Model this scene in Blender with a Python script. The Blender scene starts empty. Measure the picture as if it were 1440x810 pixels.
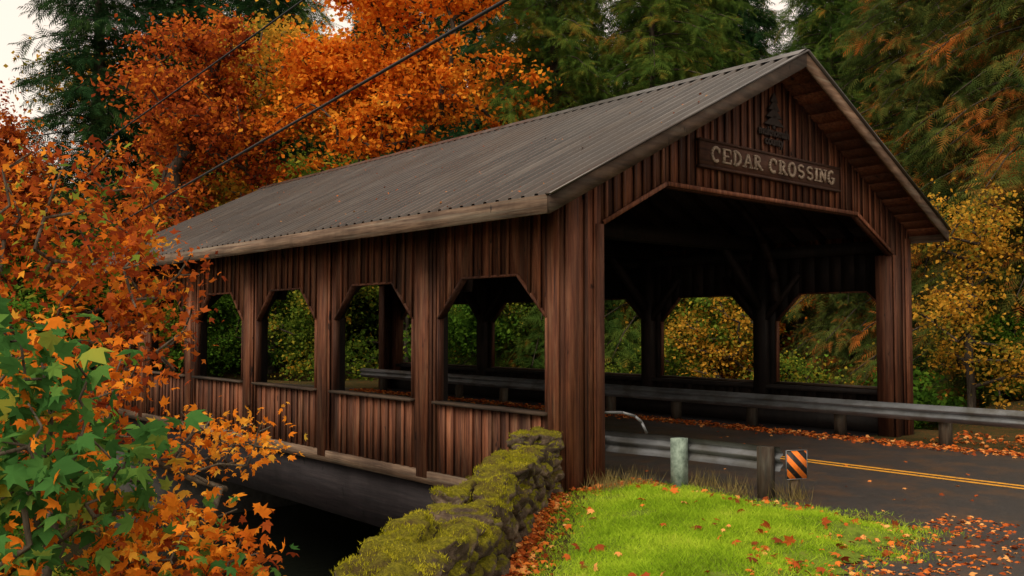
import bpy, math, random
import numpy as np
from mathutils import Vector, noise
rng=np.random.default_rng(7); random.seed(7)
S=bpy.context.scene; COL=S.collection
ANG=math.atan2(.6565,.7543); OX,OY=.722,11.19
CW,SW=math.cos(ANG),math.sin(ANG)
def loc(x,y):
    dx=x-OX;dy=y-OY
    return dx*CW+dy*SW, -dx*SW+dy*CW
def wor(w,l): return OX+CW*w-SW*l, OY+SW*w+CW*l
# ---------------------------------------------------------------- mesh helpers
class MB:
    def __init__(s): s.v=[];s.f=[];s.r=[];s.n=0
    def add(s,v,f,r=None):
        v=np.asarray(v,float).reshape(-1,3); f=np.asarray(f,int)
        s.v.append(v); s.f.append(f+s.n); s.n+=len(v)
        if r is None: r=np.full(len(f),random.random())
        elif np.isscalar(r): r=np.full(len(f),r)
        s.r.append(np.asarray(r,float))
    def box(s,x0,x1,y0,y1,z0,z1,r=None):
        s.hexa([(x0,y0,z0),(x1,y0,z0),(x1,y1,z0),(x0,y1,z0),(x0,y0,z1),(x1,y0,z1),(x1,y1,z1),(x0,y1,z1)],r)
    def hexa(s,v,r=None):
        s.add(v,[(0,3,2,1),(4,5,6,7),(0,1,5,4),(1,2,6,5),(2,3,7,6),(3,0,4,7)],r)
    def beam(s,a,b,wd,ht,up=(0,0,1),r=None):
        a=Vector(a);b=Vector(b);d=(b-a).normalized();u=Vector(up)
        sd=d.cross(u).normalized();u=sd.cross(d).normalized()
        v=[]
        for p in (a,b):
            for (i,j) in ((-1,-1),(1,-1),(1,1),(-1,1)): v.append(p+sd*(i*wd/2)+u*(j*ht/2))
        s.add([tuple(q) for q in v],[(0,1,2,3),(7,6,5,4),(0,4,5,1),(1,5,6,2),(2,6,7,3),(3,7,4,0)],r)
    def obj(s,name,mat=None,parent=None,smooth=False,local=False,fix=False):
        me=bpy.data.meshes.new(name)
        V=np.concatenate(s.v); me.vertices.add(len(V)); me.vertices.foreach_set('co',V.ravel())
        loops=np.concatenate([f.ravel() for f in s.f]); sz=np.concatenate([np.full(len(f),f.shape[1]) for f in s.f])
        st=np.concatenate([[0],np.cumsum(sz)[:-1]])
        me.loops.add(len(loops)); me.loops.foreach_set('vertex_index',loops.astype(np.int32))
        me.polygons.add(len(sz)); me.polygons.foreach_set('loop_start',st.astype(np.int32))
        me.update(calc_edges=True)
        at=me.attributes.new('rnd','FLOAT','FACE'); at.data.foreach_set('value',np.concatenate(s.r).astype(np.float32))
        if smooth: me.polygons.foreach_set('use_smooth',np.ones(len(sz),bool))
        if fix:
            import bmesh
            bm=bmesh.new();bm.from_mesh(me);bmesh.ops.recalc_face_normals(bm,faces=bm.faces);bm.to_mesh(me);bm.free()
        if mat:
            for m in (mat if isinstance(mat,list) else [mat]): me.materials.append(m)
        return mkobj(name,me,parent,local)
def mkobj(name,me,parent=None,local=False):
    o=bpy.data.objects.new(name,me); COL.objects.link(o)
    if parent: o.parent=parent
    elif local: o.location=(OX,OY,0); o.rotation_euler=(0,0,ANG)
    return o
def empty(name,local=True,p=(OX,OY,0),rz=ANG):
    o=bpy.data.objects.new(name,None); COL.objects.link(o); o.location=p; o.rotation_euler=(0,0,rz); o.empty_display_size=.2
    return o
# ---------------------------------------------------------------- material helpers
class NT:
    def __init__(s,name,disp=False):
        s.m=bpy.data.materials.new(name); s.m.use_nodes=True; s.t=s.m.node_tree; s.t.nodes.clear()
        s.out=s.N('ShaderNodeOutputMaterial'); s.c=s.N('ShaderNodeTexCoord')
    def N(s,ty,**k):
        n=s.t.nodes.new(ty)
        for a,b in k.items(): setattr(n,a,b)
        return n
    def L(s,a,b): s.t.links.new(a,b)
    def noise(s,scale,detail=6,rough=.6,vec=(1,1,1),dist=0):
        mp=s.N('ShaderNodeMapping'); s.L(s.c.outputs['Object'],mp.inputs[0]); mp.inputs['Scale'].default_value=vec
        n=s.N('ShaderNodeTexNoise'); s.L(mp.outputs[0],n.inputs['Vector']); n.inputs['Scale'].default_value=scale
        n.inputs['Detail'].default_value=detail; n.inputs['Roughness'].default_value=rough; n.inputs['Distortion'].default_value=dist
        return n.outputs['Fac']
    def ramp(s,fac,stops,interp='LINEAR'):
        r=s.N('ShaderNodeValToRGB'); s.L(fac,r.inputs[0]); cr=r.color_ramp; cr.interpolation=interp
        while len(cr.elements)<len(stops): cr.elements.new(.5)
        for e,(p,c) in zip(cr.elements,stops):
            e.position=p; e.color=(*c,1) if len(c)==3 else c
        return r.outputs[0]
    def val(s,fac,a,b): return s.ramp(fac,[(a,(0,0,0)),(b,(1,1,1))])
    def mix(s,f,a,b,mode='MIX'):
        n=s.N('ShaderNodeMix',data_type='RGBA',blend_type=mode)
        for i,x in ((0,f),(6,a),(7,b)):
            if hasattr(x,'links'): s.L(x,n.inputs[i])
            elif i==0: n.inputs[0].default_value=x
            else: n.inputs[i].default_value=(*x,1)
        return n.outputs[2]
    def math(s,op,a,b=0.):
        n=s.N('ShaderNodeMath',operation=op)
        for i,x in enumerate((a,b)):
            if hasattr(x,'links'): s.L(x,n.inputs[i])
            else: n.inputs[i].default_value=x
        return n.outputs[0]
    def attr(s,nm='rnd'):
        n=s.N('ShaderNodeAttribute',attribute_name=nm); return n.outputs['Fac']
    def bump(s,h,st=.5,d=.02):
        n=s.N('ShaderNodeBump'); s.L(h,n.inputs['Height']); n.inputs['Strength'].default_value=st; n.inputs['Distance'].default_value=d
        return n.outputs[0]
    def pr(s,col,rough=.8,metal=0,bump=None,spec=.3):
        p=s.N('ShaderNodeBsdfPrincipled')
        for nm,x in (('Base Color',col),('Roughness',rough),('Metallic',metal),('Specular IOR Level',spec)):
            if hasattr(x,'links'): s.L(x,p.inputs[nm])
            elif nm=='Base Color': p.inputs[nm].default_value=(*x,1)
            else: p.inputs[nm].default_value=x
        if bump is not None: s.L(bump,p.inputs['Normal'])
        s.L(p.outputs[0],s.out.inputs[0]); return s.m
def wood(name,dark,mid,light,vec=(14,14,.7),var=(.5,1.5),rough=.8,weather=.5):
    t=NT(name)
    g=t.noise(1.6,10,.65,vec,.4); c=t.ramp(g,[(.3,dark),(.48,mid),(.68,light)])
    big=t.noise(.9,5,.65,(1,1,.6)); c=t.mix(t.math('MULTIPLY',t.val(big,.43,.68),.65),c,tuple(x*.5 for x in dark))
    gray=t.noise(2.3,6,.65,(vec[0]*.3,vec[1]*.3,vec[2]*.8)); c=t.mix(t.math('MULTIPLY',t.val(gray,.5,.72),weather),c,(light[0]*.9,light[1]*1.3,light[2]*1.55))
    r=t.attr(); a,b=var; v=t.math('ADD',t.math('MULTIPLY',t.math('POWER',r,1.4),b-a),a)
    vc=t.N('ShaderNodeCombineColor'); [t.L(v,vc.inputs[i]) for i in range(3)]
    c=t.mix(1.,c,vc.outputs[0],'MULTIPLY')
    kn=t.noise(7,3,.5,(1,1,.5)); c=t.mix(t.val(kn,.68,.74),c,tuple(x*.4 for x in dark))
    fine=t.noise(4,8,.7,vec)
    return t.pr(c,t.math('ADD',t.math('MULTIPLY',big,.5),rough-.32),0,t.bump(fine,.6,.015),.25)
M={}
M['siding']=wood('cedar_siding',(.026,.0088,.0048),(.115,.037,.0165),(.235,.092,.043),var=(.45,1.8))
M['gable']=wood('cedar_gable',(.026,.0085,.005),(.10,.032,.0145),(.19,.072,.034),var=(.5,1.7),weather=.4)
M['trim']=wood('weathered_trim',(.030,.018,.012),(.085,.053,.034),(.17,.115,.075),(4,.7,14))
M['trimx']=wood('weathered_trim_rake',(.032,.019,.012),(.095,.055,.033),(.18,.112,.07),(.8,6,6))
M['post']=wood('weathered_post',(.03,.022,.015),(.08,.055,.035),(.16,.12,.08),(9,9,.9))
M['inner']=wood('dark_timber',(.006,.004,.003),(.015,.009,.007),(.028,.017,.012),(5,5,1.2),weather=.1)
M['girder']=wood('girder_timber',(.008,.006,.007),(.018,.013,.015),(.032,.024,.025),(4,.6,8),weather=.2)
M['sign']=wood('sign_board',(.035,.014,.009),(.085,.034,.019),(.13,.055,.03),(.8,5,10),weather=.2)
def metal_roof():
    t=NT('ribbed_metal_roofing')
    n=t.noise(1.5,8,.65,(.35,2.6,.35)); c=t.ramp(n,[(.3,(.024,.021,.019)),(.5,(.058,.050,.044)),(.72,(.125,.108,.092))])
    n2=t.noise(.6,5,.6); c=t.mix(t.math('MULTIPLY',t.val(n2,.46,.70),.6),c,(.055,.034,.020))
    n3=t.noise(30,3,.6); c=t.mix(t.math('MULTIPLY',t.val(n3,.60,.70),.6),c,(.03,.02,.014))
    return t.pr(c,t.math('ADD',t.math('MULTIPLY',n,.4),.10),.40,None,.6)
M['roof']=metal_roof()
def steel():
    t=NT('galvanised_steel'); n=t.noise(3,7,.6,(1,.4,3)); c=t.ramp(n,[(.3,(.09,.095,.10)),(.6,(.21,.22,.23)),(.8,(.30,.30,.30))])
    d=t.noise(2,4,.6); c=t.mix(t.math('MULTIPLY',t.val(d,.45,.66),.7),c,(.07,.062,.042))
    return t.pr(c,.5,.55,None,.5)
M['steel']=steel()
def asphalt():
    t=NT('asphalt'); n=t.noise(70,4,.7); c=t.ramp(n,[(.35,(.016,.0145,.014)),(.58,(.048,.043,.040)),(.72,(.16,.14,.12))])
    b=t.noise(.7,5,.6); c=t.mix(t.math('MULTIPLY',t.val(b,.4,.7),.6),c,(.022,.019,.018))
    br=t.noise(1.7,8,.7); c=t.mix(t.math('MULTIPLY',t.val(br,.47,.62),.7),c,(.085,.045,.022))
    return t.pr(c,t.math('ADD',t.math('MULTIPLY',b,.6),.16),0,t.bump(n,.8,.01),.5)
M['asphalt']=asphalt()
def paint(nm,col,wear=.5):
    t=NT(nm); n=t.noise(14,8,.7); c=t.mix(t.math('MULTIPLY',t.val(n,.5,.68),wear),col,(.06,.055,.045)); return t.pr(c,.6)
M['yellow']=paint('yellow_paint',(.70,.32,.03),.8)
def ground():
    t=NT('forest_floor'); n=t.noise(1.2,8,.7); c=t.ramp(n,[(.3,(.02,.026,.008)),(.5,(.06,.05,.018)),(.7,(.15,.065,.02))])
    f=t.noise(14,8,.75); c=t.mix(t.val(f,.5,.62),c,(.04,.06,.014)); f2=t.noise(20,5,.7,(1,1.3,1)); c=t.mix(t.math('MULTIPLY',t.val(f2,.55,.62),.7),c,(.28,.09,.02))
    return t.pr(c,.95,0,t.bump(f,.9,.06),.1)
M['ground']=ground()
def soil():
    t=NT('lawn_soil'); n=t.noise(9,8,.7); c=t.ramp(n,[(.35,(.07,.10,.012)),(.55,(.14,.20,.02)),(.7,(.17,.15,.035))])
    return t.pr(c,.95,0,t.bump(n,.8,.03),.1)
M['soil']=soil()
def water():
    t=NT('creek_water'); n=t.noise(2.5,5,.6,(1,2,1)); return t.pr((.012,.014,.010),.08,0,t.bump(n,.3,.03),.5)
M['water']=water()
def stone():
    t=NT('mossy_stone'); n=t.noise(6,9,.7); c=t.ramp(n,[(.3,(.03,.022,.017)),(.5,(.10,.070,.048)),(.7,(.24,.175,.125))])
    r=t.attr(); v=t.math('ADD',t.math('MULTIPLY',r,.9),.5); vc=t.N('ShaderNodeCombineColor'); [t.L(v,vc.inputs[i]) for i in range(3)]
    c=t.mix(1.,c,vc.outputs[0],'MULTIPLY')
    lich=t.noise(16,5,.7); c=t.mix(t.math('MULTIPLY',t.val(lich,.58,.68),.5),c,(.26,.24,.17))
    g=t.N('ShaderNodeNewGeometry'); sx=t.N('ShaderNodeSeparateXYZ'); t.L(g.outputs['Normal'],sx.inputs[0])
    mn=t.noise(2.6,9,.72); f=t.math('ADD',t.math('MULTIPLY',sx.outputs[2],.42),mn); mk=t.val(f,.62,.78)
    mf=t.noise(38,6,.8); mc=t.ramp(mf,[(.3,(.06,.06,.005)),(.5,(.24,.22,.012)),(.7,(.50,.42,.035))])
    mb=t.noise(3.1,5,.6); mc=t.mix(t.math('MULTIPLY',t.val(mb,.48,.64),.85),mc,(.10,.062,.025))
    c=t.mix(mk,c,mc)
    h=t.math('ADD',t.math('MULTIPLY',mf,t.math('ADD',mk,.3)),n)
    return t.pr(c,.95,0,t.bump(h,1.,.05),.15)
M['stone']=stone()
def concrete(nm='concrete',k=1):
    t=NT(nm); n=t.noise(5,8,.7); return t.pr(t.ramp(n,[(.3,(.03*k,.027*k,.024*k)),(.7,(.09*k,.085*k,.075*k))]),.9,0,t.bump(n,.4,.02))
M['concrete']=concrete()
def bark(nm,a,b):
    t=NT(nm); n=t.noise(3,9,.7,(6,6,1)); return t.pr(t.ramp(n,[(.35,a),(.68,b)]),.95,0,t.bump(n,1,.03),.1)
M['bark']=bark('bark',(.02,.015,.011),(.10,.08,.06))
M['barkl']=bark('bark_pale',(.045,.036,.025),(.17,.14,.10))
def leafmat(nm,stops,trans=.35,clump=.45,cs=.8,gloss=.06):
    t=NT(nm); oi=t.N('ShaderNodeObjectInfo')
    n=t.noise(cs,3,.5); f=t.math('ADD',t.math('MULTIPLY',t.attr(),1-clump),t.math('MULTIPLY',t.val(n,.32,.68),clump))
    f=t.math('ADD',f,t.math('MULTIPLY',t.math('SUBTRACT',oi.outputs['Random'],.5),.12))
    c=t.ramp(f,stops)
    d=t.N('ShaderNodeBsdfDiffuse'); tr=t.N('ShaderNodeBsdfTranslucent')
    t.L(c,d.inputs[0]); t.L(c,tr.inputs[0])
    m=t.N('ShaderNodeMixShader'); m.inputs[0].default_value=trans; t.L(d.outputs[0],m.inputs[1]); t.L(tr.outputs[0],m.inputs[2])
    t.L(m.outputs[0],t.out.inputs[0]); return t.m
M['orange']=leafmat('leaf_orange',[(0,(.30,.055,.010)),(.25,(.60,.14,.014)),(.55,(.88,.27,.022)),(.82,(.92,.46,.05)),(1,(.55,.46,.07))],.42)
M['rust']=leafmat('leaf_rust',[(0,(.10,.020,.010)),(.35,(.30,.055,.016)),(.65,(.55,.13,.02)),(.88,(.78,.30,.03)),(1,(.36,.34,.05))],.4)
M['amber']=leafmat('leaf_amber',[(0,(.10,.11,.016)),(.3,(.24,.22,.028)),(.55,(.58,.30,.035)),(.8,(.80,.40,.045)),(1,(.30,.34,.05))],.45)
M['green']=leafmat('leaf_green',[(0,(.03,.075,.012)),(.4,(.08,.19,.022)),(.75,(.18,.33,.035)),(1,(.42,.38,.05))],.42)
M['ygreen']=leafmat('leaf_yellowgreen',[(0,(.035,.07,.012)),(.35,(.10,.18,.022)),(.62,(.25,.32,.04)),(.82,(.58,.42,.045)),(1,(.80,.32,.025))],.45)
M['conif']=leafmat('needles_fir',[(0,(.008,.026,.011)),(.5,(.024,.062,.020)),(.85,(.065,.12,.03)),(1,(.14,.15,.03))],.15)
M['cedar']=leafmat('needles_cedar',[(0,(.016,.036,.010)),(.4,(.05,.10,.018)),(.70,(.12,.17,.028)),(.86,(.30,.18,.03)),(1,(.55,.17,.025))],.3)
M['cedarr']=leafmat('needles_cedar_rusty',[(0,(.018,.032,.010)),(.33,(.055,.085,.02)),(.55,(.12,.13,.028)),(.68,(.34,.13,.03)),(1,(.62,.16,.025))],.3,.55)
M['mapleg']=leafmat('bigleaf_green',[(0,(.03,.09,.022)),(.45,(.07,.20,.045)),(.74,(.17,.31,.055)),(.90,(.55,.42,.05)),(1,(.75,.25,.02))],.42,.25)
M['litter']=leafmat('fallen_leaf',[(0,(.14,.035,.014)),(.35,(.40,.08,.018)),(.7,(.68,.18,.03)),(1,(.80,.42,.14))],.1,.1)
M['grass']=leafmat('grass_blade',[(0,(.12,.19,.012)),(.35,(.27,.44,.02)),(.7,(.46,.62,.04)),(1,(.62,.58,.11))],.4,.55,1.1)
M['moss']=leafmat('moss_tuft',[(0,(.08,.08,.006)),(.5,(.30,.28,.015)),(1,(.58,.50,.04))],.3,.5,3)
M['drygrass']=leafmat('dry_grass',[(0,(.14,.10,.03)),(1,(.36,.29,.11))],.3)
# ---------------------------------------------------------------- terrain
def sst(a,b,x):
    t=np.clip((x-a)/(b-a),0,1); return t*t*(3-2*t)
WY=np.array([-6,1,5,6.4,8.6,11,11.6]); WX=np.array([-3.2,-1.6,-.80,-.54,-.18,.18,.28])
def height(x,y):
    x=np.asarray(x,float);y=np.asarray(y,float); w,l=loc(x,y)
    out=np.clip(np.maximum(-.6-w,w-9.3),0,None); bw=.5+np.clip(out/5,0,1)*4
    ch=sst(.6,1.1+bw*.6,l)*(1-sst(16.2-bw*.4,16.7+bw*.6,l))
    z1=-3.6*ch
    xw=np.interp(y,WY,WX); d=xw-x-.2
    z2=-3.6*sst(0,4.5,d)*(1-sst(15,19,l))
    z2=np.where(w<-.35,z2,0)
    z=np.minimum(z1,z2)
    nz=.35*np.sin(x*.7+y*.3)*np.sin(y*.53-x*.21)+.15*np.sin(x*1.9)*np.sin(y*1.7)
    cen=4.34-.05*np.clip(l-17,0,None)**2
    away=sst(4.5,9,np.abs(w-cen))*sst(0,2,np.maximum(l-1,w-9))
    z=z+nz*np.clip(away+.6*(z<-.5),0,1)
    r=np.hypot(x,y-10); z=z+sst(38,130,r)*14*sst(0,30,y)
    return z
def grid_axis(a,b,s,far):
    m=np.arange(a,b+.001,s); o=b+np.cumsum(s*1.25**np.arange(1,60)); o=o[o<far]; i=a-np.cumsum(s*1.25**np.arange(1,60)); i=i[i>-far]
    return np.concatenate([i[::-1],m,o])
gw=grid_axis(-14,26,.4,700); gl=grid_axis(-12,32,.4,700)
W,Lg=np.meshgrid(gw,gl); X,Y=wor(W,Lg); Z=height(X,Y)
b=MB(); idx=np.arange(W.size).reshape(W.shape)
f=np.stack([idx[:-1,:-1],idx[:-1,1:],idx[1:,1:],idx[1:,:-1]],-1).reshape(-1,4)
b.add(np.stack([W,Lg,Z],-1).reshape(-1,3),f); b.obj('ground',M['ground'],smooth=True,local=True)
b=MB(); b.add([(-80,1,-3.1),(90,1,-3.1),(90,16,-3.1),(-80,16,-3.1)],[(0,1,2,3)]); b.add([(-60,-30,-3.12),(-1,-30,-3.12),(-1,1,-3.12),(-60,1,-3.12)],[(0,1,2,3)])
b.obj('creek_water',M['water'],local=True)
# road
b=MB(); 
b.add([(1.1,-3.6,.008),(7.6,-3.6,.008),(7.6,17.2,.008),(1.1,17.2,.008)],[(0,1,2,3)])
b.add([(1.1,-3.6,.008),(-1,-3.9,.008),(-5,-6.3,.008),(-12,-12,.008),(-12,-70,.008),(7.6,-70,.008),(7.6,-3.6,.008)],[(0,1,2,3,4,5,6)])
ls=np.linspace(17.2,40,24); cs=4.34-.05*np.clip(ls-17.2,0,None)**2; v=[]
for l_,c_ in zip(ls,cs):
    dcd=-.1*(l_-17.2); n=math.hypot(1,dcd); v+= [(c_-3.25/n,l_+3.25*dcd/n,.008),(c_+3.25/n,l_-3.25*dcd/n,.008)]
b.add(v,[(2*i,2*i+1,2*i+3,2*i+2) for i in range(23)]); b.obj('road',M['asphalt'],local=True)
b=MB()
for a in (4.17,4.37): b.add([(a,-70,.012),(a+.1,-70,.012),(a+.1,17,.012),(a,17,.012)],[(0,1,2,3)])
b.obj('road_centre_line',M['yellow'],local=True)
# ---------------------------------------------------------------- covered bridge
BR=empty('covered_bridge'); CEN=4.34; HW=4.49; LEN=16.9; XL,XR=CEN-HW,CEN+HW
RL,RR=-.96,9.06; RZ=6.09; SL=.5; Y0,Y1=-.6,17.4
def rz(w): return RZ-SL*abs(w-CEN)
winL=[(.26+2.87*i,2.50+2.87*i) for i in range(6)]; winR=[(.26+3.08*i,2.80+3.08*i) for i in range(5)]+[(15.5,16.7)]
def topw(u,a,b_,zt=2.65,c=.55):
    d=min(u-a,b_-u); return zt-max(0,c-d)
def siding(mb,P,u0,u1,ints,bps,bw=.2,t=.03,seed=1,bat=True):
    R=random.Random(seed); us=[u0]
    while us[-1]<u1-bw*1.3: us.append(us[-1]+bw*R.uniform(.85,1.15))
    us.append(u1)
    for a,b_ in zip(us[:-1],us[1:]):
        r=R.random(); off=R.uniform(0,.008)
        cuts=[a]+[x for x in bps if a+.002<x<b_-.002]+[b_]
        for c,d in zip(cuts[:-1],cuts[1:]):
            for (la,lb,ha,hb) in ints(c+1e-4,d-1e-4):
                if max(ha-la,hb-lb)<.01: continue
                g=.003
                mb.hexa([P(c+g,la,0),P(d-g,lb,0),P(d-g,lb,-t),P(c+g,la,-t),P(c+g,ha,off),P(d-g,hb,off),P(d-g,hb,-t),P(c+g,ha,-t)],r)
    if bat:
        for a in us[1:-1]:
            c,d=a-.027,a+.027
            if any(c<x<d for x in bps): continue
            r=R.uniform(.1,1)
            for (la,lb,ha,hb) in ints(c,d):
                if min(ha-la,hb-lb)<.03: continue
                k=.032
                mb.hexa([P(c,la,k),P(d,lb,k),P(d,lb,.009),P(c,la,.009),P(c,ha,k),P(d,hb,k),P(d,hb,.009),P(c,ha,.009)],r)
def wall_ints(wins,zb,zt,sill=.9):
    def f(a,b_):
        m=(a+b_)/2
        for (p,q) in wins:
            if p<m<q:
                ca=min(max(a,p),q);cb=min(max(b_,p),q)
                return [(zb,zb,sill,sill),(topw(ca,p,q),topw(cb,p,q),zt,zt)]
        return [(zb,zb,zt,zt)]
    return f
def bpsw(wins):
    r=[]
    for p,q in wins: r+=[p,p+.55,q-.55,q]
    return r
ZB=-.06
mb=MB(); PL=lambda u,z,d:(XL-d,u,z)
siding(mb,PL,0,LEN,wall_ints(winL,ZB,3.72),bpsw(winL),seed=3)
for i in range(5):
    c=(winL[i][1]+winL[i+1][0])/2; 
    mb.box(XL-.075,XL-.03,c-.13,c+.13,ZB-.10,3.4,random.uniform(.5,1.)); mb.box(XL-.05,XL-.03,c+.14,c+.20,ZB+.01,3.4)
    mb.box(XL-.05,XL-.03,c-.20,c-.14,ZB+.01,3.4)
mb.box(XL-.06,XL-.03,.015,.2,ZB,3.5,.6)
mb.obj('side_wall_near',M['siding'],BR,fix=True)
mb=MB(); PR=lambda u,z,d:(XR+d,u,z)
siding(mb,PR,0,LEN,wall_ints(winR,ZB,3.72,.8),bpsw(winR),seed=4)
mb.obj('side_wall_far',M['siding'],BR,fix=True)
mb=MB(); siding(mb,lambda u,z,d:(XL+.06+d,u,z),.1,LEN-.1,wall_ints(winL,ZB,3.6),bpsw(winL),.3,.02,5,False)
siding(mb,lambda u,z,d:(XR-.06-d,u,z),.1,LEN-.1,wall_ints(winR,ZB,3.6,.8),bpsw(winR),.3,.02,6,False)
for wins,xx,s in ((winL,XL+.19,1),(winR,XR-.19,-1)):
    cs=[.13]+[(wins[i][1]+wins[i+1][0])/2 for i in range(5)]+[LEN-.13]
    for k,c in enumerate(cs):
        h=.09 if k in(0,6) else .14
        mb.box(xx-.10,xx+.10,c-h,c+h,0,3.55)
        if 0<k<6:
            mb.beam((xx+s*.1,c,2.4),(xx+s*1.3,c,3.6),.14,.14,(0,1,0))
            mb.beam((XL+.3,c,3.66),(XR-.3,c,3.66),.16,.26)
            for a in(-1,1): mb.beam((xx,c+a*.1,2.15),(xx,c+a*.9,3.05),.10,.12,(1,0,0))
    mb.box(xx-.09,xx+.09,.1,LEN-.1,3.38,3.6)
    mb.box(xx-.08,xx+.06,.25,LEN-.25,.70,.79)
    mb.box(xx-.13,xx+.13,.1,LEN-.1,0.001,.32)
for c in [(winL[i][1]+winL[i+1][0])/2 for i in (0,2,4)]:
    for sx in(-1,1):
        pts=[(CEN+sx*(4.0-2.9*(1-math.cos(t))), c-.3, 2.5+2.2*math.sin(t)) for t in np.linspace(0,1.5,9)]
        for p,q in zip(pts[:-1],pts[1:]): mb.beam(p,q,.12,.14,(0,1,0))
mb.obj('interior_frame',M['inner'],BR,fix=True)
mb=MB()
for (p,q) in winL: mb.box(XL-.10,XL+.09,p-.04,q+.04,.9,.94); 
for (p,q) in winR: mb.box(XR-.09,XR+.11,p-.03,q+.03,.8,.84)
mb.box(XL-.072,XL+.05,.02,LEN,ZB-.18,ZB-.005,.95)
mb.obj('window_sills',M['trim'],BR)
mb=MB()
for wins,xw_,z0 in ((winL,XL+.02,.945),(winR,XR-.02,.84)):
    for (p,q) in wins:
        for a,b_ in (((p,z0),(p,2.1)),((p,2.1),(p+.55,2.65)),((p+.55,2.65),(q-.55,2.65)),((q-.55,2.65),(q,2.1)),((q,2.1),(q,z0))):
            mb.beam((xw_,a[0],a[1]),(xw_,b_[0],b_[1]),.03,.10,(1,0,0))
mb.obj('window_frames',M['gable'],BR,fix=True)
# gable walls
OA,OB,OT,OC=XL+.69,XR-.69,3.9,3.28; CA=OA+1.25;CB=OB-1.25
def otop(u):
    if u<CA: return OC+(OT-OC)*(u-OA)/(CA-OA)
    if u>CB: return OC+(OT-OC)*(OB-u)/(OB-CB)
    return OT
def gints(a,b_):
    m=(a+b_)/2; ha,hb=rz(a)-.13,rz(b_)-.13
    if OA<m<OB: return [(otop(max(a,OA)),otop(min(b_,OB)),ha,hb)]
    return [(0.0,0.0,ha,hb)]
for nm,yy,s in (('portal_gable',0,-1),('portal_gable_far',LEN,1)):
    mb=MB(); siding(mb,lambda u,z,d:(u,yy+s*d,z),XL,XR,gints,[OA,CA,CEN,CB,OB],.19,.04,8)
    pts=[(OA,0),(OA,OC),(CA,OT),(CB,OT),(OB,OC),(OB,0)]
    for i,(a,b_) in enumerate(zip(pts[:-1],pts[1:])):
        dp=.30 if i in(0,4) else .10
        mb.beam((a[0],yy-s*(dp/2-.01),a[1]),(b_[0],yy-s*(dp/2-.01),b_[1]),.04,dp,(0,1,0),.2)
    for i,(a,b_) in enumerate(zip(pts[:-1],pts[1:])):
        if i in(0,4):
            sx=-1 if i==0 else 1; mb.box(min(a[0],a[0]+sx*.14),max(a[0],a[0]+sx*.14),min(yy+s*.033,yy+s*.05),max(yy+s*.033,yy+s*.05),0,OC,.45)
        else: mb.beam((a[0],yy+s*.042,a[1]+.025),(b_[0],yy+s*.042,b_[1]+.025),.06,.018,(0,1,0),.9)
    for xx in (XL+.02,XR-.24): mb.box(xx,xx+.22,min(yy+s*.033,yy+s*.048),max(yy+s*.033,yy+s*.048),0,3.6,.7)
    mb.box(XL-.012,XL+.3,min(yy+s*.002,yy-s*.3),max(yy+s*.002,yy-s*.3),-.4,3.66,.35)
    mb.box(XR-.3,XR+.012,min(yy+s*.002,yy-s*.3),max(yy+s*.002,yy-s*.3),-.4,3.66,.35)
    mb.obj(nm,M['gable'],BR,fix=True)
# roof
mb=MB(); ys=[];hs=[]; y=Y0; sp=.228
while y<Y1-sp:
    ys+=[y,y+sp*.60,y+sp*.68,y+sp*.90]; hs+=[0,0,.045,.045]; y+=sp
ys.append(Y1);hs.append(0); ys=np.array(ys);hs=np.array(hs); n=len(ys)
for xe in (RL,RR):
    K=5; xs=np.linspace(CEN,xe,K)
    V=np.concatenate([np.stack([np.full(n,x),ys,hs+rz(x)],-1) for x in xs])
    F=[]
    for k in range(K-1):
        for i in range(n-1):
            q=(k*n+i,k*n+i+1,(k+1)*n+i+1,(k+1)*n+i); F.append(q if xe<CEN else q[::-1])
    mb.add(V,F)
mb.add([(CEN-.22,Y0-.03,RZ-.06),(CEN,Y0-.03,RZ+.065),(CEN+.22,Y0-.03,RZ-.06),(CEN-.22,Y1,RZ-.06),(CEN,Y1,RZ+.065),(CEN+.22,Y1,RZ-.06)],[(0,3,4,1),(1,4,5,2)])
for sx,xe in((-1,RL),(1,RR)):
    mb.beam((CEN,Y0-.035,RZ+.03),(xe+sx*.02,Y0-.035,rz(xe)+.02),.09,.02,(0,0,1))
mb.obj('metal_roof',M['roof'],BR)
mb=MB()
for xe in(RL,RR):
    nn=20; xs=np.linspace(CEN,xe+(.03 if xe<CEN else -.03),nn+1)
    for a,b_ in zip(xs[:-1],xs[1:]):
        g=.004 if xe>CEN else -.004
        mb.hexa([(a+g,Y0+.02,rz(a+g)-.075),(b_-g,Y0+.02,rz(b_-g)-.075),(b_-g,Y1-.02,rz(b_-g)-.075),(a+g,Y1-.02,rz(a+g)-.075),
                 (a+g,Y0+.02,rz(a+g)-.02),(b_-g,Y0+.02,rz(b_-g)-.02),(b_-g,Y1-.02,rz(b_-g)-.02),(a+g,Y1-.02,rz(a+g)-.02)])
mb.obj('roof_sheathing',M['gable'],BR,fix=True)
mb=MB()
for xe in(RL,RR):
    for yy in np.arange(.5,16.8,.6): 
        mb.beam((CEN,yy,RZ-.16),(xe*.97+CEN*.03,yy,rz(xe*.97+CEN*.03)-.16),.06,.15)
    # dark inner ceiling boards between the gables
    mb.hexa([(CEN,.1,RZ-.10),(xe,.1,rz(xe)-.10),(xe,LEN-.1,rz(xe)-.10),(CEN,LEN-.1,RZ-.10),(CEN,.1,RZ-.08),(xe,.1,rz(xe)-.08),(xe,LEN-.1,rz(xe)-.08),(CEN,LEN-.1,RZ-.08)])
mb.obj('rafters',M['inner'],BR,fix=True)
mb=MB()
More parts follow.
